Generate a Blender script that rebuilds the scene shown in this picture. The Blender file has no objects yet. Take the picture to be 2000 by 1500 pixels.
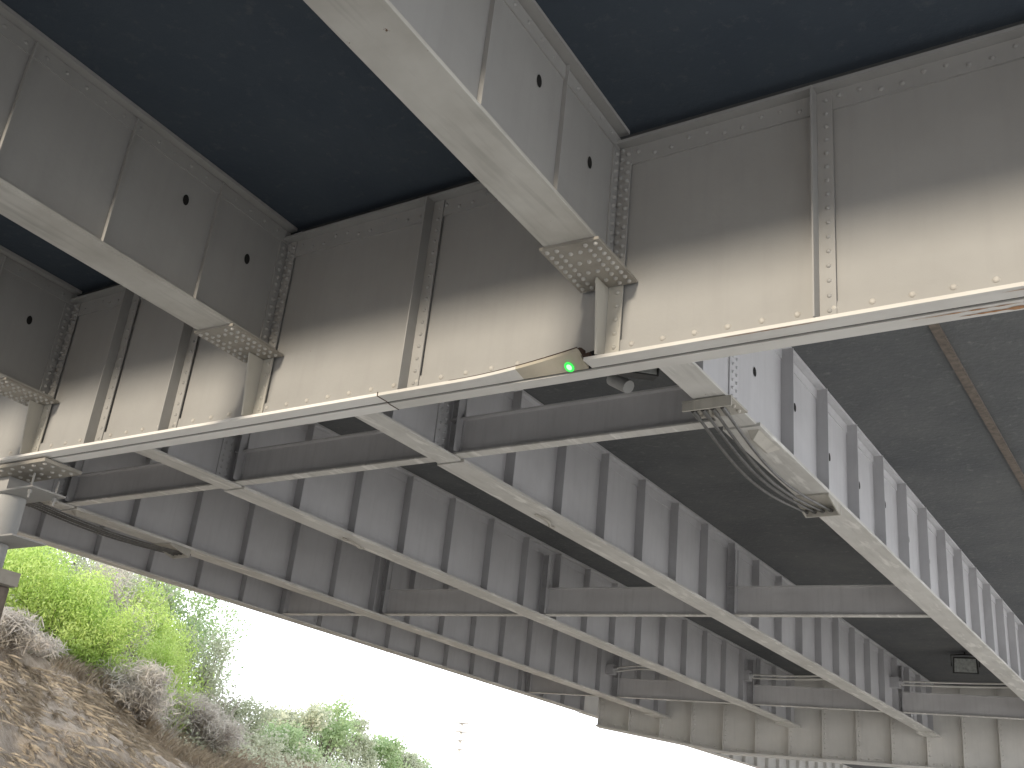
import bpy, math, random
from mathutils import Vector, Matrix, noise
random.seed(7)
S=bpy.context.scene; C=S.collection
EZ=1.6
R=math.radians
# ---------------------------------------------------------------- helpers
def ray(px,py):
    a,b=px-1000,py-750
    return (.8378*a-.1375*b-1109.6, .5369*a+.3830*b+1578.6, .0990*a-.9135*b+828.9)
def atX(px,py,X):
    r=ray(px,py); s=X/r[0]; return Vector((X,r[1]*s,r[2]*s))
class Fr:
    def __init__(s,o,ang=0,kind='Y'):
        s.o=Vector(o)
        if kind=='Y':
            s.u=Vector((math.sin(ang),math.cos(ang),0)); s.s=Vector((math.cos(ang),-math.sin(ang),0))
        else:
            s.u=Vector((math.cos(ang),math.sin(ang),0)); s.s=Vector((math.sin(ang),-math.cos(ang),0))
    def p(s,a,b,z): return s.o+s.u*a+s.s*b+Vector((0,0,z))
class MB:
    def __init__(s): s.v=[];s.f=[];s.sm=[]
    def add(s,vs,fs,smooth=False):
        n=len(s.v); s.v+= [Vector(v) for v in vs]; s.f+=[tuple(i+n for i in f) for f in fs]; s.sm+=[smooth]*len(fs); return s
    def hexa(s,p):
        return s.add(p,[(0,3,2,1),(4,5,6,7),(0,1,5,4),(1,2,6,5),(2,3,7,6),(3,0,4,7)])
    def fbox(s,fr,a0,a1,s0,s1,z0,z1):
        return s.hexa([fr.p(a0,s0,z0),fr.p(a1,s0,z0),fr.p(a1,s1,z0),fr.p(a0,s1,z0),fr.p(a0,s0,z1),fr.p(a1,s0,z1),fr.p(a1,s1,z1),fr.p(a0,s1,z1)])
    def box(s,x0,x1,y0,y1,z0,z1):
        return s.hexa([(x0,y0,z0),(x1,y0,z0),(x1,y1,z0),(x0,y1,z0),(x0,y0,z1),(x1,y0,z1),(x1,y1,z1),(x0,y1,z1)])
    def dome(s,c,n,r,h=None,seg=8):
        c=Vector(c); n=Vector(n).normalized(); h=h or r*.75
        t=n.orthogonal().normalized(); b=n.cross(t)
        vs=[]
        for (rr,hh) in ((1,0),(.85,.55),(.45,.9)):
            for k in range(seg):
                A=2*math.pi*k/seg; vs.append(c+(t*math.cos(A)+b*math.sin(A))*r*rr+n*h*hh)
        vs.append(c+n*h)
        fs=[]
        for q in range(2):
            for k in range(seg):
                k2=(k+1)%seg; fs.append((q*seg+k,q*seg+k2,(q+1)*seg+k2,(q+1)*seg+k))
        for k in range(seg): fs.append((2*seg+k,2*seg+(k+1)%seg,3*seg))
        return s.add(vs,fs,True)
    def disc(s,c,n,rx,ry,seg=14,up=Vector((0,0,1))):
        c=Vector(c); n=Vector(n).normalized(); b=up-n*up.dot(n)
        b=b.normalized() if b.length>.01 else n.orthogonal().normalized()
        t=b.cross(n)
        return s.add([c+t*math.cos(2*math.pi*k/seg)*rx+b*math.sin(2*math.pi*k/seg)*ry for k in range(seg)],[tuple(range(seg))])
    def tube(s,pts,r,seg=8,r1=None):
        pts=[Vector(p) for p in pts]; vs=[];fs=[]; n=len(pts)
        for i,p in enumerate(pts):
            d=(pts[min(i+1,n-1)]-pts[max(i-1,0)]).normalized()
            ref=Vector((0,0,1)) if abs(d.z)<.9 else Vector((1,0,0))
            t=d.cross(ref).normalized(); b=t.cross(d)
            rr=r if r1 is None else r+(r1-r)*i/(n-1)
            for k in range(seg):
                A=2*math.pi*k/seg; vs.append(p+(t*math.cos(A)+b*math.sin(A))*rr)
        for i in range(n-1):
            for k in range(seg):
                k2=(k+1)%seg; fs.append((i*seg+k,i*seg+k2,(i+1)*seg+k2,(i+1)*seg+k))
        s.add(vs,fs,True)
        s.add(vs[:seg],[tuple(range(seg))]); s.add(vs[-seg:],[tuple(range(seg))])
        return s
    def build(s,name,mat,parent=None,bevel=0,rivet=None):
        me=bpy.data.meshes.new(name)
        off=Vector(parent.location) if parent else Vector((0,0,0))
        E=Vector((0,0,EZ))
        me.from_pydata([v+E-off for v in s.v],[],s.f); me.polygons.foreach_set('use_smooth',s.sm)
        me.materials.append(mat)
        if rivet:
            me.materials.append(rivet); me.polygons.foreach_set('material_index',[1 if q else 0 for q in s.sm])
        me.update()
        o=bpy.data.objects.new(name,me); C.objects.link(o)
        if parent: o.parent=parent
        if bevel:
            m=o.modifiers.new('b','BEVEL'); m.width=bevel; m.segments=2; m.limit_method='ANGLE'; m.angle_limit=R(60)
        return o
def thing(name,label,cat,loc,group=None):
    o=bpy.data.objects.new(name,None); C.objects.link(o); o.empty_display_size=.2
    o.location=(loc[0],loc[1],loc[2]+EZ); o['label']=label;o['category']=cat
    if group:o['group']=group
    return o
def tag(o,label,cat,group=None,kind=None):
    o['label']=label;o['category']=cat
    if group:o['group']=group
    if kind:o['kind']=kind
    return o
# ---------------------------------------------------------------- materials
def newmat(name):
    m=bpy.data.materials.new(name); m.use_nodes=True; nt=m.node_tree; return m,nt,nt.nodes['Principled BSDF']
def nnoise(nt,scale,detail=3,mp=None,rough=.6):
    g=nt.nodes.new('ShaderNodeNewGeometry'); n=nt.nodes.new('ShaderNodeTexNoise')
    n.inputs['Scale'].default_value=scale;n.inputs['Detail'].default_value=detail;n.inputs['Roughness'].default_value=rough
    if mp:
        q=nt.nodes.new('ShaderNodeMapping'); q.inputs['Scale'].default_value=mp
        nt.links.new(g.outputs['Position'],q.inputs[0]); nt.links.new(q.outputs[0],n.inputs['Vector'])
    else: nt.links.new(g.outputs['Position'],n.inputs['Vector'])
    return n.outputs['Fac']
def ramp(nt,src,p0,p1,c0=(0,0,0,1),c1=(1,1,1,1)):
    r=nt.nodes.new('ShaderNodeValToRGB'); e=r.color_ramp.elements
    e[0].position=p0;e[1].position=p1;e[0].color=c0;e[1].color=c1
    nt.links.new(src,r.inputs[0]); return r.outputs[0]
def mix(nt,fac,a,b,mode='MIX'):
    m=nt.nodes.new('ShaderNodeMix'); m.data_type='RGBA'; m.blend_type=mode
    for i,v in ((0,fac),(6,a),(7,b)):
        if hasattr(v,'is_output'): nt.links.new(v,m.inputs[i])
        elif i==0: m.inputs[0].default_value=v
        else: m.inputs[i].default_value=(*v[:3],1)
    return m.outputs[2]
def bump(nt,b,src,strength,dist=.01):
    n=nt.nodes.new('ShaderNodeBump'); n.inputs['Strength'].default_value=strength; n.inputs['Distance'].default_value=dist
    nt.links.new(src,n.inputs['Height']); nt.links.new(n.outputs[0],b.inputs['Normal'])
def paint(name,base,dark,rust=.70,streak=.35,rough=.7,white=None,mp=(7,7,.5)):
    m,nt,b=newmat(name)
    c=mix(nt,ramp(nt,nnoise(nt,1.1,4),.35,.68),base,dark)
    st=ramp(nt,nnoise(nt,1.6,3,mp),.5,.78)
    mm=nt.nodes.new('ShaderNodeMath');mm.operation='MULTIPLY';mm.inputs[1].default_value=streak;nt.links.new(st,mm.inputs[0])
    c=mix(nt,mm.outputs[0],c,tuple(x*.45 for x in dark))
    if white: c=mix(nt,ramp(nt,nnoise(nt,2.2,4,white),.55,.66),c,tuple(min(.8,x*1.18) for x in base))
    c=mix(nt,ramp(nt,nnoise(nt,5.5,6,None,.75),rust,rust+.035),c,(.13,.07,.04))
    nt.links.new(c,b.inputs['Base Color']); b.inputs['Roughness'].default_value=rough
    b.inputs['Specular IOR Level'].default_value=.3
    bump(nt,b,nnoise(nt,22,3),.22,.006)
    return m
M={}
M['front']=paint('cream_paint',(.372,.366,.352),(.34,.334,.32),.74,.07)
M['seat']=paint('lit_cream_paint',(.56,.54,.48),(.49,.47,.42),.72,.1)  # cream paint lightened, standing for light on the seat stiffener faces
M['flap']=paint('flap_paint',(.47,.43,.35),(.40,.36,.28),.64,.1)
M['front_flange']=paint('flange_paint',(.68,.66,.62),(.60,.58,.54),.71,.1,.85,None,(.6,7,7))
M['lightened_left_flange']=paint('lightened_left_flange_paint',(.82,.80,.76),(.76,.74,.70),.72,.05,.85,None,(.6,7,7))  # flange paint lightened to make up for dim light on the left
M['sflange']=paint('girder_flange_paint',(.56,.545,.50),(.40,.38,.34),.68,.4,.7,None,(7,.6,7))
M['splice']=paint('splice_paint',(.38,.355,.31),(.28,.26,.225),.66,.3,.7,None,(4,4,4))
M['rivet']=paint('rivet_paint',(.54,.52,.48),(.44,.42,.39),.72,.1)
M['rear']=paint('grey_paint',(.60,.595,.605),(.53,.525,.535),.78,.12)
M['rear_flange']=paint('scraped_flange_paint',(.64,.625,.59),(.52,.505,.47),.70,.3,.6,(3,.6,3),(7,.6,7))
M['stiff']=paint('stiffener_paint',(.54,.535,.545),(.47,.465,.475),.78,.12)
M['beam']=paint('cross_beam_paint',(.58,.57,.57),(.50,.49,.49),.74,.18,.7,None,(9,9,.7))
M['far']=paint('far_lit_paint',(.76,.74,.70),(.67,.655,.62),.76,.10)  # girder paint lightened, standing for sky light on the distant steel
M['bracket']=paint('bracket_paint',(.50,.475,.42),(.41,.385,.34),.67,.3)
M['pipe']=paint('white_pipe_paint',(.43,.43,.42),(.34,.34,.33),.70,.3)
def plain(name,col,rough=.6,metal=0,emit=None):
    m,nt,b=newmat(name)
    c=mix(nt,ramp(nt,nnoise(nt,14,3),.35,.7),col,tuple(x*.6 for x in col)); nt.links.new(c,b.inputs['Base Color'])
    b.inputs['Roughness'].default_value=rough;b.inputs['Metallic'].default_value=metal
    if emit: b.inputs['Emission Color'].default_value=(*emit[0],1); b.inputs['Emission Strength'].default_value=emit[1]
    return m
M['black']=plain('dark_gap',(.012,.011,.01),.9)
M['rust']=plain('rust',(.075,.045,.033),.95)
M['post']=plain('brown_post',(.17,.14,.115),.9)
M['ruststain']=plain('rust_stain',(.46,.25,.13),.95)
M['cable']=plain('weathered_cable',(.14,.137,.13),.4,.3)
M['darkmetal']=plain('dark_metal',(.04,.04,.04),.6)
M['lens']=plain('lamp_glass',(.5,.52,.5),.15)
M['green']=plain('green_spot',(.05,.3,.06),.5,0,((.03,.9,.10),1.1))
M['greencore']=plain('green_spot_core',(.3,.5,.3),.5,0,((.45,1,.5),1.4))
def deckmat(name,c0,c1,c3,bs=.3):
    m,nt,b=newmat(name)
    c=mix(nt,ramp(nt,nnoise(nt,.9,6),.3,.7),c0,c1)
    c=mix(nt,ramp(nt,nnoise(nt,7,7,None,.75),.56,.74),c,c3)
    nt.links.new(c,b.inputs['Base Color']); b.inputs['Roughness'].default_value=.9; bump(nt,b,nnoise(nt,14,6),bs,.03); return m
M['deck']=deckmat('shaded_deck_concrete',(.040,.055,.076),(.055,.071,.090),(.085,.097,.11))  # deck concrete darkened and blued, overhead shade put into its colour
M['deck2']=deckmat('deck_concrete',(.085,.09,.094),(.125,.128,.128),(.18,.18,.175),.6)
m,nt,b=newmat('dirt')
c=mix(nt,ramp(nt,nnoise(nt,.9,5),.3,.7),(.40,.335,.26),(.48,.41,.33))
c=mix(nt,ramp(nt,nnoise(nt,5,7,(.5,3,.5),.85),.48,.66),c,(.24,.185,.14))
c=mix(nt,ramp(nt,nnoise(nt,22,5,(.3,2.6,.3),.85),.52,.62),c,(.56,.50,.42))
nt.links.new(c,b.inputs['Base Color']); b.inputs['Roughness'].default_value=.95; bump(nt,b,nnoise(nt,12,8,(.4,2.2,.4),.85),.8,.08); M['dirt']=m
m,nt,b=newmat('dry_ground')
c=mix(nt,ramp(nt,nnoise(nt,.2,4),.3,.7),(.64,.62,.58),(.58,.56,.52)); nt.links.new(c,b.inputs['Base Color']); b.inputs['Roughness'].default_value=.95; M['ground']=m
m,nt,b=newmat('asphalt')
c=mix(nt,ramp(nt,nnoise(nt,.5,4),.3,.7),(.085,.085,.085),(.065,.065,.066)); nt.links.new(c,b.inputs['Base Color']); b.inputs['Roughness'].default_value=.9; bump(nt,b,nnoise(nt,60,2),.4,.01); M['road']=m
M['kerb']=plain('kerb_concrete',(.4,.39,.37),.9); M['line']=plain('road_paint',(.75,.74,.7),.7)
def leafmat(name,c0,c1,sc=1.6):
    m,nt,b=newmat(name)
    c=mix(nt,ramp(nt,nnoise(nt,sc,2),.35,.65),c0,c1)
    c=mix(nt,ramp(nt,nnoise(nt,14,1),.45,.75),c,tuple(x*.6 for x in c0))
    nt.links.new(c,b.inputs['Base Color']); b.inputs['Roughness'].default_value=.6
    t=nt.nodes.new('ShaderNodeBsdfTranslucent'); nt.links.new(c,t.inputs['Color'])
    s=nt.nodes.new('ShaderNodeMixShader'); s.inputs[0].default_value=.4
    nt.links.new(b.outputs[0],s.inputs[1]);nt.links.new(t.outputs[0],s.inputs[2])
    nt.links.new(s.outputs[0],nt.nodes['Material Output'].inputs[0]); return m
M['lime']=leafmat('lime_leaf',(.46,.64,.16),(.66,.78,.27))
M['leaf']=leafmat('green_leaf',(.38,.52,.26),(.52,.62,.35))
M['olive']=leafmat('olive_leaf',(.52,.56,.40),(.63,.65,.50))
M['dryleaf']=leafmat('dry_leaf',(.66,.62,.55),(.51,.46,.41))
M['straw']=leafmat('straw',(.66,.58,.46),(.44,.37,.28),3)
M['twig']=plain('dry_twig',(.52,.47,.41),.9)
M['bark']=plain('bark',(.24,.20,.17),.9)
def frange(a,b,st):
    n=max(1,int(round((b-a)/st))); return [a+(b-a)*(i+.5)/n for i in range(n)]
ZB,ZT=3.43,5.40
LB,LT=4.12,5.50
# ---------------------------------------------------------------- deck
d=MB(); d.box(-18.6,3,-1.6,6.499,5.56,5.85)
tag(d.build('deck_slab',M['deck']),'deck slab overhead in front of the cross girder, shade painted in dark blue grey','deck')
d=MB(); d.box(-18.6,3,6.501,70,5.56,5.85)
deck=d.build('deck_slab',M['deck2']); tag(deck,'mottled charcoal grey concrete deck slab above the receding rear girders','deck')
ds=MB(); ds.box(-2.25,-2.15,6.8,60,5.52,5.557)
ds.build('joint_strip',M['post'],deck)
# ---------------------------------------------------------------- front cross girder
fx=Fr((0,6.5,0),0,'X')
G=thing('cross_girder','cream riveted cross girder spanning the whole view, bottom flange torn beside a green spot','girder',(-8,6.5,ZB))
XL,XR=-18.2,1.5
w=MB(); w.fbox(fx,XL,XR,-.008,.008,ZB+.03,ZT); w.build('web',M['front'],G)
DM=.10
D0=-5.0
def damage(x):
    if D0<x<-3.90:
        t=(x-D0)/1.10; return DM*(t**1.8)
    if -3.90<=x<-3.83: return DM*max(0,1-(x+3.90)/.07)
    return 0
xs=[XL,-5.1]+[ D0+.05*i for i in range(28)]+[-3.5,XR]
def strip(mb,xs,fn):
    secs=[fn(x) for x in xs]; k=len(secs[0])
    vs=[v for s in secs for v in s]; fs=[]
    for i in range(len(xs)-1):
        for j in range(k):
            j2=(j+1)%k; fs.append((i*k+j,i*k+j2,(i+1)*k+j2,(i+1)*k+j))
    fs.append(tuple(range(k))); fs.append(tuple((len(xs)-1)*k+j for j in range(k)))
    mb.add(vs,fs)
mb=MB()
strip(mb,xs,lambda x:[(x,6.5-.009,ZB+.035+damage(x)*.8),(x,6.5-.03,ZB+.035+damage(x)*.8),(x,6.5-.03,ZB+.19),(x,6.5-.009,ZB+.19)])
for x in frange(XL,XR,.255):
    if -4.25<x<-3.6: continue
    mb.dome((x,6.47,ZB+.14),(0,-1,0),.024,.018,8)
mb.build('bottom_angle',M['front'],G,0,M['rivet'])
def fsec(x): d_=damage(x); return [(x,6.35+d_*.1,ZB+.002+d_),(x,6.35+d_*.1,ZB+.03+d_),(x,6.490,ZB+.031),(x,6.490,ZB+.002)]
mb=MB(); strip(mb,[XL,-5.857],fsec); mb.build('bottom_flange',M['lightened_left_flange'],G)
mb=MB(); strip(mb,[-5.852]+[D0+.05*i for i in range(12)],fsec); strip(mb,[-3.83,XR],fsec); mb.build('bottom_flange',M['front_flange'],G)
mb=MB(); strip(mb,[D0+.55+.02*i for i in range(29)]+[-3.86],fsec); mb.build('bent_flange',M['flap'],G)
mb=MB(); mb.fbox(fx,XL,XR,-.15,-.016,ZB+.001,ZB+.03); mb.build('bottom_flange',M['front_flange'],G)
mb=MB(); mb.fbox(fx,XL,XR,-.0155,.0095,ZB+.012,ZB+.028); mb.build('flange_gap',M['black'],G)
mb=MB(); mb.fbox(fx,XL,-5.857,-.148,-.014,ZB-.006,ZB+.0005); mb.build('cover_plate',M['lightened_left_flange'],G)
mb=MB(); mb.fbox(fx,-5.85,XR,-.148,-.014,ZB-.006,ZB+.0005); mb.build('cover_plate',M['front_flange'],G)
mb=MB(); mb.tube([(x,6.349+damage(x)*.1,ZB+.031+damage(x)) for x in [-5.1+.05*i for i in range(25)]],.002,5,.005); mb.build('torn_edge',M['rust'],G)
mb=MB()
jag=[(-3.93,6.37,ZB+.125),(-3.90,6.39,ZB+.145),(-3.87,6.40,ZB+.12),(-3.86,6.39,ZB+.08),(-3.82,6.40,ZB+.095),(-3.80,6.39,ZB+.055),(-3.83,6.38,ZB+.03),(-3.86,6.37,ZB+.06),(-3.90,6.365,ZB+.09)]
mb.add([Vector(p) for p in jag]+[Vector(p)+Vector((.01,.02,.004)) for p in jag],[tuple(range(9)),tuple(range(17,8,-1))]+[(i,(i+1)%9,9+(i+1)%9,9+i) for i in range(9)])
mb.build('torn_edge',M['rust'],G)
mb=MB(); mb.disc((-3.82,6.466,ZB+.10),(0,-1,0),.05,.04,9); mb.build('torn_hole',M['black'],G)
for (x0,x1,y0,y1) in ((-1.5,-.75,6.53,6.555),(-1.2,-.3,6.565,6.64),(-2.9,-1.9,6.352,6.368),(-.9,.2,6.36,6.42),(-.8,.1,6.52,6.56)):
    mb=MB(); n=24
    up=[];dn=[]
    for i in range(n+1):
        t=i/n; x=x0+(x1-x0)*t; h=(y1-y0)/2*math.sin(math.pi*t)*(.55+.45*noise.noise(Vector((i*.6,x0,0)))*1.5); ym=(y0+y1)/2
        zz=ZB-.0085 if y0>6.5 else ZB-.0005
        up.append((x,ym+h,zz)); dn.append((x,ym-h*.8,zz))
    mb.add(up+dn[::-1],[tuple(range(2*n+2))]); mb.build('rust_stain',M['ruststain'],G)
mb=MB(); mb.fbox(fx,XL,XR,.009,.03,ZT-.17,ZT); mb.fbox(fx,XL,XR,-.17,.12,ZT+.001,ZT+.03)
for x in frange(XL,XR,.15): mb.dome((x,6.47,ZT-.06-.05*(int(x*50)%2)),(0,-1,0),.02,.015,7)
mb.build('top_flange',M['front'],G)
for X in (-.35,-2.05,-5.63,-8.69,-9.87,-12.4,-13.6,-16):
    mb=MB(); mb.fbox(fx,X-.012,X,.0085,.16,ZB+.036,ZT-.001)
    mb.fbox(fx,X+.0005,X+.115,.031,.043,ZB+.04,ZT-.003)
    for z in frange(ZB+.06,ZT-.03,.115): mb.dome((X+.068,6.5-.043,z),(0,-1,0),.018,.015,7)
    mb.build('stiffener',M['front'],G)
SX=(-3.72,-7.50,-11.0)
for X in SX+(-14.8,):
    mb=MB()
    p=[(X-.012,6.492,ZB+.036),(X-.012,6.34,ZB+.036),(X-.012,6.27,LB-.03),(X-.012,6.492,LB-.03)]
    p2=[(q[0]+.016,q[1],q[2]) for q in p]; mb.hexa(p+p2)
    mb.fbox(fx,X+.005,X+.13,.031,.043,ZB+.04,LB-.03)
    for z in frange(ZB+.07,LB-.03,.11):
        mb.dome((X+.085,6.457,z),(0,-1,0),.02,.017,7)
    mb.build('seat_stiffener',M['seat'],G)
    mb=MB(); mb.fbox(fx,X+.005,X+.13,.031,.043,LB-.029,ZT-.003)
    for z in frange(LB+.02,ZT-.03,.09):
        mb.dome((X+.10,6.457,z),(0,-1,0),.024,.024,7); mb.dome((X+.045,6.457,z+.045),(0,-1,0),.022,.022,7)
    mb.build('connection_angle',M['front'],G)
mb=MB(); mb.tube([(-5.853,6.347,ZB+.036),(-5.853,6.347,ZB+.001),(-5.853,6.49,ZB+.001),(-5.853,6.515,ZB-.007),(-5.853,6.65,ZB-.007)],.005,6); mb.build('joint_bead',M['rust'],G)
XS=-4.01
spot=thing('light_spot','small bright green light spot shining on the buckled bottom flange of the cross girder','light spot',(XS,6.33,ZB+.06))
dd=damage(XS); P0=Vector((XS,6.35+dd*.1,ZB+.002+dd)); P1=Vector((XS,6.490,ZB+.002)); c_=P0.lerp(P1,.70)
nrm=(P1-P0).cross(Vector((1,0,.06))).normalized()
if nrm.z>0: nrm=-nrm
mb=MB(); mb.disc(c_+nrm*.010,nrm,.040,.046,20,P0-P1); mb.build('halo',M['green'],spot)
mb=MB(); mb.disc(c_+nrm*.013,nrm,.022,.027,14,P0-P1); mb.build('core',M['greencore'],spot)
# ---------------------------------------------------------------- front longitudinal girders
FL=['cream longitudinal girder overhead, widest of those in front, running up out of the top edge',
    'middle longitudinal girder in front, cream flange ending in a riveted plate at the cross girder',
    'leftmost front longitudinal girder, only its riveted end plate in view at the left edge']
for i,X in enumerate(SX):
    ang=-.045
    fr=Fr((X,6.47,0),ang,'Y')
    T=thing('front_girder',FL[i],'girder',(X,3,LB),'girders in front of the cross girder')
    L=-8.05
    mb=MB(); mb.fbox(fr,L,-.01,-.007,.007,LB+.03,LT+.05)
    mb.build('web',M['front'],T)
    mb=MB(); mb.fbox(fr,L,-.08,-.21,.21,LB,LB+.032); mb.build('bottom_flange',M['sflange'],T,.004)
    mb=MB(); mb.fbox(fr,L,-.02,-.16,.10,LT+.02,LT+.055)
    for a in frange(L,-.1,.2): mb.dome(fr.p(a,.02,LT-.06),fr.s,.018,.014,6)
    mb.fbox(fr,L,-.02,.0075,.02,LT-.13,LT-.001); mb.build('top_flange',M['front'],T)
    mb=MB(); mb.fbox(fr,-.70,-.01,-.245,.245,LB-.026,LB-.001)
    for ix in range(6):
        for iy in range(9):
            s_=-.2+.08*ix; a_=-.655+.074*iy
            if ix in(2,3) and iy%2==0: continue
            mb.dome(fr.p(a_,s_,LB-.026),(0,0,-1),.019,.020,8)
    mb.build('splice_plate',M['splice'],T,0,M['rivet'])
    for a in (-1.0,-2.05,-3.1,-4.2,-5.4):
        mb=MB(); mb.fbox(fr,a-.012,a,.0075,.045,LB+.034,LT-.001); mb.build('stiffener',M['front'],T)
    mb=MB(); mb.fbox(fr,-.13,-.02,.008,.022,LB+.04,LT-.14)
    for z in frange(LB+.06,LT-.15,.085):
        mb.dome(fr.p(-.075,.022,z),fr.s,.023,.022,7)
    mb.build('end_angle',M['front'],T)
    for (a,z) in ((-.5,4.95),(-1.35,5.1)):
        mb=MB(); mb.disc(fr.p(a,.011,z),fr.s,.035,.055); mb.build('hole',M['black'],T)
# ---------------------------------------------------------------- rear longitudinal girders
RX={'A':-3.86,'B':-7.5,'C':-11.17,'D':-14.82,'E':-17.35}
def capY(X): return 33.3+.3*(X+7.5)
RL={'A':'grey girder farthest right behind the cross girder, with steel cables slung under its flange',
 'B':'second grey girder from the right behind the cross girder, pale scraped bottom flange',
 'C':'third grey girder from the right, running from mid left down to the lower right',
 'D':'fourth grey girder from the right, with long thin cables under its near end at left',
 'E':'outermost edge girder at lower left, its bottom edge against the white sky and shrubs'}
for k,X in RX.items():
    fr=Fr((X,0,0),0,'Y'); T=thing('rear_girder',RL[k],'girder',(X,20,LB),'girders behind the cross girder')
    y0=6.52; y1=capY(X)-.02
    mb=MB(); mb.fbox(fr,y0,y1,-.007,.007,LB+.03,LT+.055); mb.build('web',M['rear'],T)
    if k!='E':
        mb=MB(); mb.fbox(fr,y0,9.56,-.165,.165,LB,LB+.03); mb.build('bottom_flange',M['rear_flange'],T,.004)
        mb=MB(); mb.fbox(fr,9.58,y1,-.2,.2,LB-.012,LB+.03); mb.build('bottom_flange',M['rear_flange'],T,.004)
    else:
        mb=MB(); mb.fbox(fr,y0,y1,-.15,.15,LB,LB+.03); mb.build('bottom_flange',M['rear_flange'],T,.004)
    mb=MB(); mb.fbox(fr,y0,y1,.0075,.10,LT+.02,LT+.055); mb.fbox(fr,y0,y1,.0075,.02,LT-.12,LT-.001); mb.build('top_flange',M['rear'],T)
    st=1.22
    ys=[9.5-st*2,9.5-st]+[9.5+st*i for i in range(1,int((y1-9.5)/st)+1)]
    for y in ys:
        if y<y0+.2: continue
        mb=MB(); mb.fbox(fr,y-.012,y,.0075,.15,LB+.034,LT-.002)
        mb.build('stiffener',M['stiff'],T)
    for (ya,yb) in ((9.2,9.42),(y1-2.2,y1-1.9)):
        mb=MB(); mb.fbox(fr,ya,yb,.008,.024,LB+.05,LT-.13)
        for z in frange(LB+.08,LT-.16,.09):
            mb.dome(fr.p(ya+.06,.024,z),fr.s,.02,.018,6); mb.dome(fr.p(yb-.06,.024,z),fr.s,.02,.018,6)
        mb.build('splice_plate',M['rear'],T)
    if k=='A':
        for i in range(8):
            y=9.9+1.9*i*.66
            mb=MB(); mb.disc(fr.p(y,.012,LB+.75+.1*math.sin(i*2)),fr.s,.045,.055,10); mb.build('hole',M['black'],T)
    if k in 'BC':
        yy={'B':11.6,'C':11.9}[k]
        mb=MB(); pts=[fr.p(yy+.6*t/10,-.05+.07*math.sin(t*.5),LB-.025-.035*math.sin(math.pi*t/10)) for t in range(11)]
        mb.tube(pts,.018,6); mb.build('bent_strap',M['bracket'],T)
# ---------------------------------------------------------------- cross beams between rear girders
keys=['A','B','C','D','E']
def rowY(r,X):
    return (9.5, 18.15+.12*(X+6.6), 29.3+.23*(X+7.3))[r]
rown=('nearest','middle','farthest')
pair=('between the two rightmost rear girders','between the second and third rear girders from the right','between the third and fourth rear girders from the right','between the edge girder and its neighbour')
for r in range(3):
    dp=(.44,.50,.50)[r]
    for j in range(4):
        if r==0 and j==3: continue
        xr=RX[keys[j]]-.012; xl=RX[keys[j+1]]+.012
        ya,yb=rowY(r,xl),rowY(r,xr); ang=math.atan2(yb-ya,xr-xl); Ln=math.hypot(xr-xl,yb-ya)
        fr=Fr((xl,ya,0),ang,'X')
        T=thing('cross_beam',f'grey steel cross beam in the {rown[r]} row, {pair[j]}','beam',((xl+xr)/2,(ya+yb)/2,LB+.04),f'cross beams of the {rown[r]} row')
        zb=LB+.045 if r else LB+.035
        mb=MB(); mb.fbox(fr,.03,Ln-.03,-.006,.006,zb+.02,zb+dp); mb.build('web',M['beam'],T)
        mb=MB(); mb.fbox(fr,.03,Ln-.03,-.08,.08,zb,zb+.02); mb.build('bottom_flange',M['rear_flange'],T)
        mb=MB(); mb.fbox(fr,.03,Ln-.03,-.08,.08,zb+dp,zb+dp+.02); mb.build('top_flange',M['beam'],T)
        for e in (0,1):
            a0=.005 if e==0 else Ln-.20
            mb=MB(); mb.fbox(fr,a0,a0+.195,.007,.02,zb+.03,LT-.15)
            for z in frange(zb+.06,LT-.2,.1):
                mb.dome(fr.p(a0+.05,.02,z),fr.s,.019,.017,6); mb.dome(fr.p(a0+.13,.02,z+.03),fr.s,.019,.017,6)
            if e==0: mb.fbox(fr,.17,.182,.021,.14,zb+.03,LT-.16)
            mb.build('connection_plate',M['stiff'],T)
# ---------------------------------------------------------------- far cross girder
ca=math.atan(.3)
f2=Fr((-7.5,33.3,0),ca,'X')
G2=thing('far_cross_girder','distant riveted cross girder at lower right where the rear girders end','girder',(-8,33.2,3.3))
a0,a1=-9.75,9.5
zb2=3.25
def zc(a): return zb2+(.5*max(0,(-5.8-a))/3.95)
aa=[a0,-7.8,-5.8,a1]
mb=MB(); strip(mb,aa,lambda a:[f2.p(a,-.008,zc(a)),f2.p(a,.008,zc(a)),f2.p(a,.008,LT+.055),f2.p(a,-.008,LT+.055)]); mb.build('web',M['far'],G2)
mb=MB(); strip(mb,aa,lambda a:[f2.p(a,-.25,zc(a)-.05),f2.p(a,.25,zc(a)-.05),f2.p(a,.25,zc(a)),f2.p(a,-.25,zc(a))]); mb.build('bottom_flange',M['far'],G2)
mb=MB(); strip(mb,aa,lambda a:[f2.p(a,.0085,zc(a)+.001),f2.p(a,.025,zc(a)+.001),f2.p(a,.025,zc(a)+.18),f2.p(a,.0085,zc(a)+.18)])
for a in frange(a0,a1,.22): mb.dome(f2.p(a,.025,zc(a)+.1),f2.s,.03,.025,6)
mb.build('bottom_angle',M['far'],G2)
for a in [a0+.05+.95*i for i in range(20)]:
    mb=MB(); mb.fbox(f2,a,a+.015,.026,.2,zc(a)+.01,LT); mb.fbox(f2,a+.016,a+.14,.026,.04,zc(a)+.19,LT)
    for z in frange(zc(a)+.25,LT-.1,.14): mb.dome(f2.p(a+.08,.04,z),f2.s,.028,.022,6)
    mb.build('stiffener',M['far'],G2)
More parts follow.
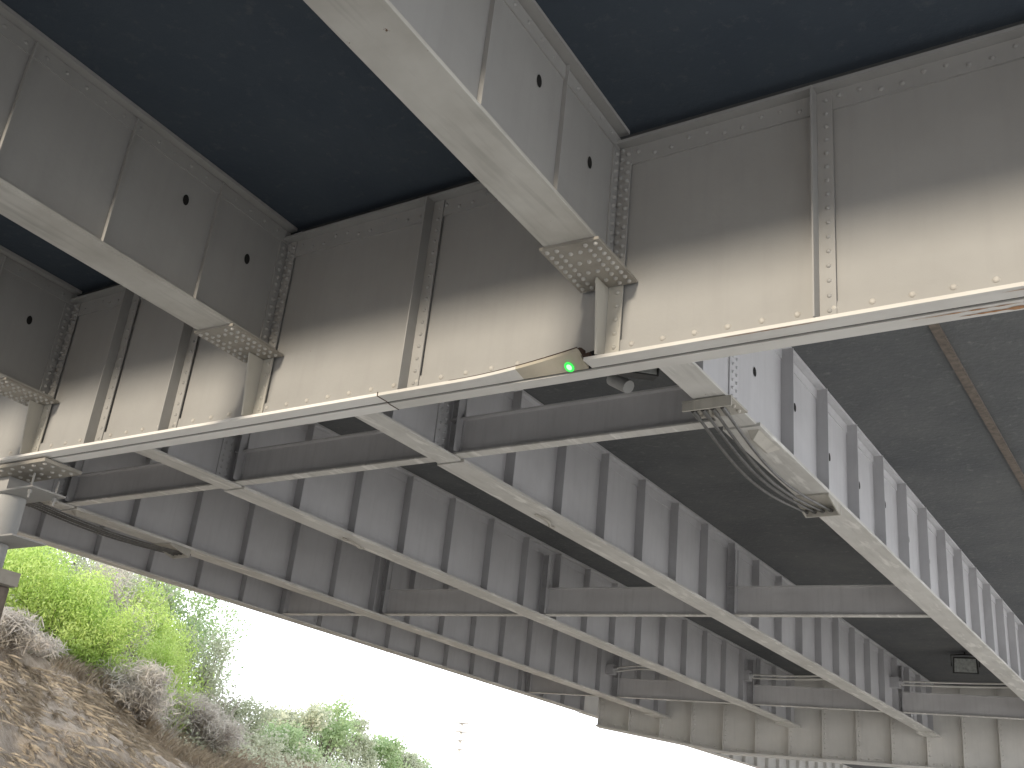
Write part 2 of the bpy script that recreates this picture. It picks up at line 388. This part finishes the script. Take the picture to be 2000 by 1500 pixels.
for k in 'ABCD':
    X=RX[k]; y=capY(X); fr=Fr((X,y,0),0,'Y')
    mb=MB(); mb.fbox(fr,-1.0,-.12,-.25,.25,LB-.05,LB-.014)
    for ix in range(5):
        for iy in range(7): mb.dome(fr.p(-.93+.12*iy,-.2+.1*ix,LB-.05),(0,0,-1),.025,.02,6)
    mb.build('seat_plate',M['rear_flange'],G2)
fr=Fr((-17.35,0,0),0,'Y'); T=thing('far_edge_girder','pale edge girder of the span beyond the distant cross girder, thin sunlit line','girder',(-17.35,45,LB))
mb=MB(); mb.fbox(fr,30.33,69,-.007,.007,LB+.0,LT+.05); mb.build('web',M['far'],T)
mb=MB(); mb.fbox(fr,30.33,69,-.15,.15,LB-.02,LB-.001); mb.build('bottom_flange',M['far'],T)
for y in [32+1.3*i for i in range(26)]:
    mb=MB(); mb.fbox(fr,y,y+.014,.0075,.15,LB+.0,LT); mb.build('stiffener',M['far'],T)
# ---------------------------------------------------------------- cable restrainers under A and D
def restrainer(X,label,y0,y1,ncab,sag,rc):
    T=thing('cable_restrainer',label,'cable bracket',(X,(y0+y1)/2,LB-.15),'cable restrainers slung under the rear girders')
    fr=Fr((X,0,0),0,'Y')
    mb=MB(); mb.fbox(fr,y0-.2,y0+.22,-.27,.23,LB-.035,LB-.014)
    mb.fbox(fr,y0-.2,y0-.18,-.27,.23,LB-.12,LB-.036)
    for a in (-.13,.0,.13):
        for s_ in (-.2,-.08,.06,.17): mb.dome(fr.p(y0+a,s_,LB-.035),(0,0,-1),.026,.03,6)
    mb.build('anchor_bracket',M['bracket'],T)
    mb=MB(); mb.fbox(fr,y1-.25,y1+.2,-.22,.2,LB-.035,LB-.014); mb.fbox(fr,y1+.18,y1+.2,-.22,.2,LB-.15,LB-.036)
    for s_ in (-.22,.18):
        mb.hexa([fr.p(y1-.25,s_,LB-.05),fr.p(y1+.175,s_,LB-.15),fr.p(y1+.175,s_+.018,LB-.15),fr.p(y1-.25,s_+.018,LB-.05),
                 fr.p(y1-.25,s_,LB-.036),fr.p(y1+.175,s_,LB-.036),fr.p(y1+.175,s_+.018,LB-.036),fr.p(y1-.25,s_+.018,LB-.036)])
    mb.build('anchor_bracket',M['bracket'],T)
    mb=MB(); ym=y0+(y1-y0)*.33; mb.hexa([fr.p(ym-.2,.04,LB-.08),fr.p(ym+.2,.04,LB-.08),fr.p(ym+.2,.06,LB-.08),fr.p(ym-.2,.06,LB-.08),fr.p(ym-.3,.04,LB-.014),fr.p(ym+.3,.04,LB-.014),fr.p(ym+.3,.16,LB-.014),fr.p(ym-.3,.16,LB-.014)])
    mb.build('deflector_plate',M['bracket'],T)
    for c in range(ncab):
        s_=-.2+.30*c/(ncab-1); pts=[]
        for i in range(25):
            t=i/24; y=y0-.1+(y1+.28-y0+.1)*t
            z=LB-.08-sag*(1-.12*(c%2))*math.sin(math.pi*t)**1.15
            pts.append(fr.p(y,s_-.06*math.sin(math.pi*t),z))
        mb=MB(); mb.tube(pts,rc,8)
        for e,dr in ((0,1),(24,-1)):
            q=pts[e]; mb.tube([q,q+(pts[e+dr]-q).normalized()*.16],rc+.009,7)
        mb.build('cable',M['cable'],T)
restrainer(RX['A'],'bundle of steel cables sagging between two brackets under the far right girder',8.95,12.0,4,.15,.016)
restrainer(RX['D'],'long thin cables between brackets under a girder at the left edge, above the shrubs',9.0,11.7,4,.06,.014)
for j,(kk,lab) in enumerate((('B','pair of cables beside the farthest cross beam at the right edge'),('C','pair of cables above the farthest cross beam, middle of three'),('D','short pair of bent cables above the farthest cross beam, leftmost of three'))):
    X=RX[kk]; y=rowY(2,X)-.35; T=thing('tie_cable',lab,'cable',(X,y,4.85),'tie cables at the farthest row')
    mb=MB(); mb.box(X+.01,X+.24,y-.12,y+.1,4.72,4.98)
    for q in (-.06,.05): mb.tube([(X+.24,y+q,4.86),(X+.33,y+q,4.86)],.045,7)
    mb.build('anchor_bracket',M['stiff'],T)
    L=(3.4,2.0,1.6)[j]
    for q in (0,1):
        pts=[(X+.25+L*t/12,y-.05+.1*q+.18*L*t/12*.3,4.88-.07*q+(.08*math.sin(math.pi*t/12) if j==2 else -.02*math.sin(math.pi*t/12))) for t in range(13)]
        mb=MB(); mb.tube(pts,.022,6); mb.build('cable',M['far'],T)
# ---------------------------------------------------------------- flood lamps
def lamp(label,c,sz,rot):
    T=thing('flood_lamp',label,'lamp',c); T.rotation_euler=(0,0,rot)
    c=Vector(c); w,h,dp=sz
    mb=MB(); p=[(-w,-dp,-h),(w,-dp,-h),(w,dp*.5,-h*.6),(-w,dp*.5,-h*.6),(-w*.9,-dp,h),(w*.9,-dp,h),(w*.8,dp,h),(-w*.8,dp,h)]
    mb.hexa([c+Vector(q) for q in p]); mb.build('housing',M['darkmetal'],T,.008)
    mb=MB(); mb.hexa([c+Vector(q) for q in [(-w*.85,-dp-.012,-h*.85),(w*.85,-dp-.012,-h*.85),(w*.85,-dp-.002,-h*.85),(-w*.85,-dp-.002,-h*.85),(-w*.8,-dp-.012,h*.8),(w*.8,-dp-.012,h*.8),(w*.8,-dp-.002,h*.8),(-w*.8,-dp-.002,h*.8)]]); mb.build('lens',M['lens'],T)
    mb=MB(); mb.tube([c+Vector((-w-.02,0,0)),c+Vector((-w-.02,0,h+.08)),c+Vector((0,0,h+.1)),c+Vector((w+.02,0,h+.08)),c+Vector((w+.02,0,0))],.015,6)
    mb.tube([c+Vector((0,0,h+.1)),Vector((c.x,c.y,5.557))],.02,6); mb.build('yoke',M['darkmetal'],T)
lamp('dark flood lamp hanging under the deck near the right edge above the farthest beam',(-5.6,28.6,5.2),(.3,.2,.2),.2)
lamp('dark flood lamp peeking out below the cross girder near its torn flange',(-4.55,8.6,4.44),(.18,.1,.14),.7)
a_=atX(1195,740,-4.95); b_=atX(1228,756,-4.72)
mb=MB(); mb.tube([a_,b_],.07,12); o=mb.build('tube_lamp',M['pipe']); tag(o,'short pale tubular lamp body beside the dark flood lamp behind the cross girder','lamp')
# ---------------------------------------------------------------- support column at left edge
CX,CY=-11.9,6.8
T=thing('support_column','pale steel support column with stacked plates and bolts cut by the left edge','column',(CX,CY,-1.6))
mb=MB(); mb.box(-12.6,-10.62,6.42,6.9,ZB-.06,ZB-.02)
for ix in range(10):
    for y in (6.48,6.58,6.72,6.82): mb.dome((-12.5+.2*ix,y,ZB-.06),(0,0,-1),.024,.02,7)
mb.build('bearing_plate',M['splice'],T,0,M['rivet'])
mb=MB(); mb.box(CX-.9,CX+.92,CY-.22,CY+.22,3.16,3.18); mb.box(CX-.5,CX+.3,CY-.15,CY+.15,3.18,ZB-.062)
for x in (CX-.75,CX+.8):
    for y in (CY-.16,CY+.16): mb.tube([(x,y,3.06),(x,y,ZB-.08)],.014,6); mb.tube([(x,y,3.11),(x,y,3.157)],.026,6)
mb.build('bearing_plate',M['front'],T)
mb=MB(); mb.tube([(CX+.2,CY,2.635),(CX+.2,CY,3.157)],.17,28); mb.tube([(CX-.25,CY,2.635),(CX-.25,CY,3.157)],.17,28); mb.build('pipe_section',M['pipe'],T)
mb=MB(); mb.box(CX-.9,CX+.80,CY-.22,CY+.22,2.61,2.63); mb.build('bearing_plate',M['front'],T)
mb=MB(); mb.tube([(CX+.16,CY,2.3),(CX+.16,CY,2.605)],.14,28); mb.build('pipe_section',M['pipe'],T)
mb=MB(); mb.box(CX-.7,CX+.5,CY-.2,CY+.2,2.14,2.295)
for z in (2.18,2.25):
    for x in (-.35,-.05,.22,.42): mb.dome((CX+x,CY-.2,z),(0,-1,0),.024,.024,6)
mb.build('bolted_collar',M['splice'],T,0,M['rivet'])
mb=MB(); mb.box(CX-.4,CX+.36,CY-.2,CY+.2,-1.65,2.135); mb.build('shaft',M['post'],T,.01)
# ---------------------------------------------------------------- ground and hill
g=MB(); g.box(-1500,1500,-1500,1500,-1.9,-1.6); tag(g.build('ground',M['ground']),'dry pale ground','ground',None,'structure')
g=MB(); g.box(-300,300,-24,1.5,-1.596,-1.59); rd=g.build('road',M['road']); tag(rd,'asphalt road out of view, added to cut bounce light under the bridge','road',None,'structure')  # unseen, dark strip added to dim ground bounce on the front webs
for y in (-10.6,-10.3):
    g=MB(); g.box(-300,300,y,y+.12,-1.586,-1.582); g.build('centre_line',M['line'],rd)
for y in (-24.3,1.5):
    g=MB(); g.box(-300,300,y,y+.3,-1.6,-1.46); tag(g.build('kerb',M['kerb']),'kerb along the added road','kerb',None,'structure')
ET=[(-20,3.6),(8,3.3),(12,3.0),(13.5,2.72),(15.1,2.5),(17.1,1.9),(19.3,.8),(24,.3),(35,-.3),(60,-1.0),(200,-1.5)]
def E(y):
    for (a,b),(c,d_) in zip(ET,ET[1:]):
        if y<=c: t=max(0,(y-a)/(c-a)); return b+(d_-b)*t
    return ET[-1][1]
def hh(X,Y):
    if X>-14.6: z=-1.75
    else:
        t1=min(1,(-14.6-X)/7.9); e=E(Y)
        z=-1.7+(e+1.85)*(t1**.95 if t1<1 else 1)
        fade=max(.12,min(1,(46-Y)/24)) if Y>22 else 1
        t=max(0,min(10,-22-X)); z+=.40*t*fade
        p=Vector((X,Y,0)); k=min(1,(-14.6-X)/3); pz=Vector((X*.5,Y*1.6,0))
        z+=k*(.2*noise.noise(p*.7)+.10*noise.noise(pz*2.1)+.06*noise.noise(pz*5)+.04*noise.noise(pz*12))
        e=.58*abs(X)-.8-Y
        if e>0: z=max(-1.75,z-.55*e)
    return z
xs_=[-14.5-.11*i for i in range(115)]+[-27.2-.7*i for i in range(90)]; ys=[-8+1.2*i for i in range(14)]+[9+.10*i for i in range(161)]+[25.2+1.2*i for i in range(90)]
vs=[Vector((x,y,hh(x,y))) for y in ys for x in xs_]; nx=len(xs_)
g=MB(); g.add(vs,[(j*nx+i,(j+1)*nx+i,(j+1)*nx+i+1,j*nx+i+1) for j in range(len(ys)-1) for i in range(nx-1)],True)
hill=g.build('hill',M['dirt']); tag(hill,'brown eroded earth bank at lower left','hill',None,'structure')
# ---------------------------------------------------------------- vegetation
def leaf1(mb,p,size,asp=.28,up=.3):
    d=Vector((random.gauss(0,1),random.gauss(0,1),random.gauss(0,.8)+up)).normalized(); t=d.orthogonal().normalized()
    t=Matrix.Rotation(random.uniform(0,6.28),3,d)@t
    s=size*random.uniform(.6,1.4)
    n0=len(mb.v); mb.v+=[p-t*s*asp,p+d*s*.45,p+t*s*asp,p-d*s*.55]; mb.f.append((n0,n0+1,n0+2,n0+3)); mb.sm.append(False)
def leaves(mb,c,rad,n,size,asp=.28,up=.3):
    for _ in range(n):
        while True:
            q=Vector((random.uniform(-1,1),random.uniform(-1,1),random.uniform(-1,1)))
            if q.length<1: break
        q*= .55+.75*random.random()**1.5
        leaf1(mb,c+Vector((q.x*rad[0],q.y*rad[1],q.z*rad[2])),size,asp,up)
def shrub(name,label,cat,px,py,X,w,mat,n,size,clumps=9,group=None,minh=.6,stem='bark',sparse=1.,asp=.28,up=.3):
    top=atX(px,py,X); base=hh(top.x,top.y); H=max(minh,top.z-base); b=Vector((top.x,top.y,top.z-H-.1))
    T=thing(name,label,cat,b,group)
    mb=MB(); sm=MB()
    for i in range(clumps):
        t=(i+.6)/clumps; A=random.uniform(0,6.28); rr=w/2*random.uniform(.15,.95)*(1-.45*t)
        c=b+Vector((math.cos(A)*rr,math.sin(A)*rr,H*(.12+.78*t)))
        rd=w*random.uniform(.15,.27)*sparse
        leaves(mb,c,(rd,rd,min(H*.32,rd*1.1)),int(n/clumps),size,asp,up)
        mid=b.lerp(c,.5)+Vector((random.uniform(-.1,.1),random.uniform(-.1,.1),.1*H))
        sm.tube([b+Vector((random.uniform(-.05,.05),random.uniform(-.05,.05),-.15)),mid,c],.02*max(1,H/2),5,.006)
    mb.build('foliage',mat,T); sm.build('stem',M[stem],T)
gb='green bushes on the earth bank'
F=dict(asp=.14,up=.9)
shrub('bush','tall lime green feathery bush at the left edge above the earth bank','bush',60,1060,-25,3.8,M['lime'],15000,.11,25,gb,**F)
shrub('bush','bright green bush second from the left edge on the bank','bush',135,1110,-24,3.3,M['lime'],15000,.10,23,gb,**F)
shrub('bush','lime bush spilling down over the bank edge beside dead grass','bush',215,1175,-23.2,2.9,M['lime'],14000,.10,21,gb,**F)
shrub('bush','deep green bush behind the feathery lime bush at far left','bush',20,1025,-28,4.6,M['leaf'],10000,.12,17,gb)
shrub('bush','pale olive bush just below the edge girder with bare stalks','bush',170,1045,-29,5.2,M['olive'],13000,.12,20,gb)
shrub('bush','hazy olive bush filling the gap under the edge girder behind dead brush','bush',265,1080,-31,5.2,M['olive'],13000,.13,20,gb)
shrub('bush','yellow green bush in the middle of the slope above grey grass','bush',300,1140,-27,4.0,M['lime'],14000,.12,22,gb,**F)
shrub('bush','round green bush right of the yellow green bush at the slope crest','bush',355,1135,-29,4.6,M['leaf'],11000,.11,19,gb)
shrub('bush','olive bush leaning at the right end of the slope crest','bush',405,1230,-27,3.2,M['olive'],9000,.09,16,gb)
shrub('bush','lime bush on the lower slope near the bottom of the view','bush',320,1245,-24.5,2.7,M['lime'],12000,.09,18,gb,**F)
shrub('bush','small grey green bush at the foot of the slope crest','bush',470,1360,-27,2.8,M['olive'],7500,.09,14,gb)
shrub('bush','low green bush at bottom of view left of the distant trees','bush',540,1410,-29,3.4,M['leaf'],7500,.10,14,gb)
shrub('sapling','thin sapling with sparse leaves reaching up beside the sky at the slope end','sapling',440,1165,-30,3.4,M['leaf'],1500,.10,16,None,.6,'bark',.8)
gd='dry brown bushes on the earth bank'
Dk=dict(asp=.045,up=.5)
shrub('dry_bush','brown dry bush at the left edge on the lip of the bank','bush',25,1195,-22.6,2.4,M['dryleaf'],6500,.28,18,gd,.6,'twig',1.1,**Dk)
shrub('dry_bush','grey dead brush below the edge girder in front of pale olive bush','bush',235,1095,-26.5,2.6,M['dryleaf'],6000,.30,17,gd,.6,'twig',1.1,**Dk)
shrub('dry_bush','grey brown dead brush hanging over the right end of the bank','bush',270,1295,-22.6,2.3,M['dryleaf'],6500,.27,18,gd,.6,'twig',1.1,**Dk)
shrub('dry_bush','dead grey brush at lower centre left in front of the olive bushes','bush',400,1360,-24.5,2.6,M['dryleaf'],6500,.28,18,gd,.6,'twig',1.1,**Dk)
def twigs(label,px,py,X,n,spread):
    top=atX(px,py,X); base=hh(top.x,top.y); H=max(.9,top.z-base); b=Vector((top.x,top.y,top.z-H))
    T=thing('bare_shrub',label,'shrub',b,'bare twiggy shrubs')
    mb=MB()
    for i in range(n):
        A=random.uniform(0,6.28); L=H*random.uniform(.6,1.05); p=b+Vector((0,0,-.1)); d=Vector((math.cos(A)*spread,math.sin(A)*spread,1)).normalized()
        pts=[p]
        for k in range(5):
            d=(d+Vector((random.gauss(0,.12),random.gauss(0,.12),.05))).normalized(); pts.append(pts[-1]+d*L/5)
            if k>0:
                for _ in range(3):
                    e=(d+Vector((random.gauss(0,.5),random.gauss(0,.5),random.gauss(0,.3)))).normalized()
                    mb.tube([pts[-1],pts[-1]+e*L*.12,pts[-1]+e*L*.2+Vector((0,0,.03))],.006,3,.002)
        mb.tube(pts,.014,4,.004)
    mb.build('branches',M['twig'],T)
twigs('tall pale bare stalks rising behind the bushes under the edge girder',225,1065,-27.5,28,.5)
twigs('bare brown twigs at the lower right end of the slope',425,1310,-25,20,.6)
twigs('bare twiggy shrub low on the earth bank by the bottom of the view',330,1350,-23,18,.8)
mb=MB()
for q in range(70000):
    y=random.uniform(11,32); x=random.choice((random.uniform(-30,-21.6),random.uniform(-24.5,-21.5),random.uniform(-24,-20),random.uniform(-22,-15.5),random.uniform(-22,-15.5)))
    nn=noise.noise(Vector((x*.6,y*.6,3)))
    if x<-22 and nn<-.3: continue
    if x>-21.6 and nn+noise.noise(Vector((x*2,y*2,1)))*.5<-.15: continue
    z=hh(x,y); A=random.uniform(0,6.28); wd=.0060
    if x>-22.3:
        L=random.uniform(.10,.38); dv=Vector((.9+random.gauss(0,.3),random.gauss(0,.55),-.45+random.gauss(.10,.16)))
    else:
        L=random.uniform(.2,.6); dv=Vector((math.cos(A)*.5+.12,math.sin(A)*.5,.7))
    p=Vector((x,y,z-.01)); t=Vector((-dv.y,dv.x,0)).normalized()*wd
    q_=p+dv*L*.5+Vector((0,0,.05*L)); r=p+dv*L+Vector((0,0,-.12*L))
    mb.add([p-t,p+t,q_+t*.8,r,q_-t*.8],[(0,1,2,3,4)])
tag(mb.build('dead_grass',M['straw']),'grey dead grass hanging over the lip of the earth bank','grass',None,'stuff')
mb=MB()
for _ in range(38000):
    y=random.uniform(12,36); x=random.uniform(-33,-22.8)
    q=noise.noise(Vector((x*.8,y*.8,7)))
    if q<-.15: continue
    leaf1(mb,Vector((x,y,hh(x,y)+random.random()*(.4+q*1.4)*min(1,(-22.6-x)))),.12)
tag(mb.build('undergrowth',M['olive']),'low olive green ground cover between the bushes','ground cover',None,'stuff')
tl=['round green tree at left end of the distant row','taller green tree second in the distant row','bushy green tree in the middle of the distant row','low tree right of the middle in the distant row','small tree near the right end of the distant row','last low tree at the right end of the distant row']
for i,(px,py,w) in enumerate(((585,1375,5.2),(640,1365,5.6),(690,1400,5.2),(735,1430,5.0),(790,1450,5.0),(845,1462,4.6))):
    X=-44-i*.8; top=atX(px,py,X); base=hh(top.x,top.y); H=top.z-base; b=Vector((top.x,top.y,base))
    T=thing('tree',tl[i],'tree',b,'distant row of trees')
    tr=MB(); tr.tube([b+Vector((0,0,-.3)),b+Vector((.1,0,H*.35)),b+Vector((0,.1,H*.6))],.16,7,.07)
    cr=MB()
    for k in range(28):
        A=random.uniform(0,6.28); t=random.random(); rr=w/2*random.uniform(.2,.95)*(1-.4*t); c=b+Vector((math.cos(A)*rr,math.sin(A)*rr,H*(.3+.62*t)))
        rd=w*random.uniform(.12,.22); leaves(cr,c,(rd,rd,rd*.8),330,.20); tr.tube([b+Vector((0,0,H*.35)),b.lerp(c,.7)+Vector((0,0,H*.1)),c],.06,5,.015)
    tr.build('trunk',M['bark'],T); cr.build('crown',M['leaf'] if i%2 else M['olive'],T)
M['pale']=plain('pale_metal',(.76,.75,.72),.6)
s=atX(757,1262,-50); T=thing('street_lamp','tall thin street lamp standing alone against the white sky','street lamp',(s.x,s.y,-1.6))
mb=MB(); mb.tube([(s.x,s.y,-1.6),(s.x,s.y,s.z)],.13,8,.06); mb.build('pole',M['pale'],T)
mb=MB(); mb.tube([(s.x,s.y,s.z),(s.x+.8,s.y,s.z+.25),(s.x+1.5,s.y,s.z+.2)],.05,6); mb.build('arm',M['pale'],T)
mb=MB(); mb.box(s.x+1.4,s.x+2.0,s.y-.12,s.y+.12,s.z+.1,s.z+.22); mb.build('lamp_head',M['pale'],T,.03)
s=atX(908,1365,-60); T=thing('mast','pale mast with a banded cylinder near its top, bottom centre against the sky','mast',(s.x,s.y,-1.6))
mb=MB(); mb.tube([(s.x,s.y,-1.6),(s.x,s.y,s.z)],.14,8); mb.build('pole',M['pale'],T)
mb=MB()
for q in range(4): mb.tube([(s.x,s.y,s.z-2.2-.75*q),(s.x,s.y,s.z-1.75-.75*q)],.68-.06*q,14)
mb.build('banded_cylinder',M['pale'],T)
mb=MB(); mb.tube([(s.x,s.y,s.z-.1),(s.x+1.2,s.y,s.z+.9),(s.x+2.6,s.y,s.z+1.3)],.05,6); mb.build('arm',M['pale'],T)
# ---------------------------------------------------------------- light
el,ph=10,5
W=bpy.data.worlds.new('World'); S.world=W; W.use_nodes=True; nt=W.node_tree
sk=nt.nodes.new('ShaderNodeTexSky'); sk.sky_type='NISHITA'; sk.sun_disc=False; sk.sun_elevation=R(el)
sundir=Vector((math.sin(R(ph))*math.cos(R(el)),-math.cos(R(ph))*math.cos(R(el)),math.sin(R(el))))
sk.sun_rotation=math.atan2(sundir.x,sundir.y); sk.dust_density=1.0
tc=nt.nodes.new('ShaderNodeTexCoord'); sp=nt.nodes.new('ShaderNodeSeparateXYZ'); nt.links.new(tc.outputs['Generated'],sp.inputs[0])
mr=nt.nodes.new('ShaderNodeMapRange'); mr.inputs[1].default_value=-.9; mr.inputs[2].default_value=.1; mr.inputs[3].default_value=0; mr.inputs[4].default_value=1; nt.links.new(sp.outputs[1],mr.inputs[0])
added_sky=mix(nt,mr.outputs[0],(1.2,2.0,3.0),(19.6,20.0,21.2))  # added sky glow, dimmed behind the camera to darken the front webs
sk2=mix(nt,1.0,sk.outputs[0],(.25,.25,.27),'MULTIPLY')
hs=mix(nt,1.0,sk2,added_sky,'ADD')
bg=nt.nodes['Background']; nt.links.new(hs,bg.inputs[0]); bg.inputs[1].default_value=.15
L=bpy.data.lights.new('sun','SUN'); L.energy=3.5; L.angle=R(4); L.color=(1,.89,.73)
lo=bpy.data.objects.new('sun',L); C.objects.link(lo); lo.rotation_euler=sundir.to_track_quat('Z','Y').to_euler(); lo.location=(0,-20,30)
# ---------------------------------------------------------------- camera
cd=bpy.data.cameras.new('camera'); cam=bpy.data.objects.new('camera',cd); C.objects.link(cam)
cd.lens=37.8; cd.sensor_width=36; cd.clip_end=5000; cd.clip_start=.05
f=Vector((-.5284,.7517,.3947)).normalized(); r=Vector((.8378,.5369,.0990)); r=(r-f*r.dot(f)).normalized(); u=r.cross(f)
cam.matrix_world=Matrix(((r.x,u.x,-f.x,0),(r.y,u.y,-f.y,0),(r.z,u.z,-f.z,EZ),(0,0,0,1)))
S.camera=cam
S.view_settings.view_transform='Standard'; S.view_settings.look='None'; S.view_settings.exposure=0
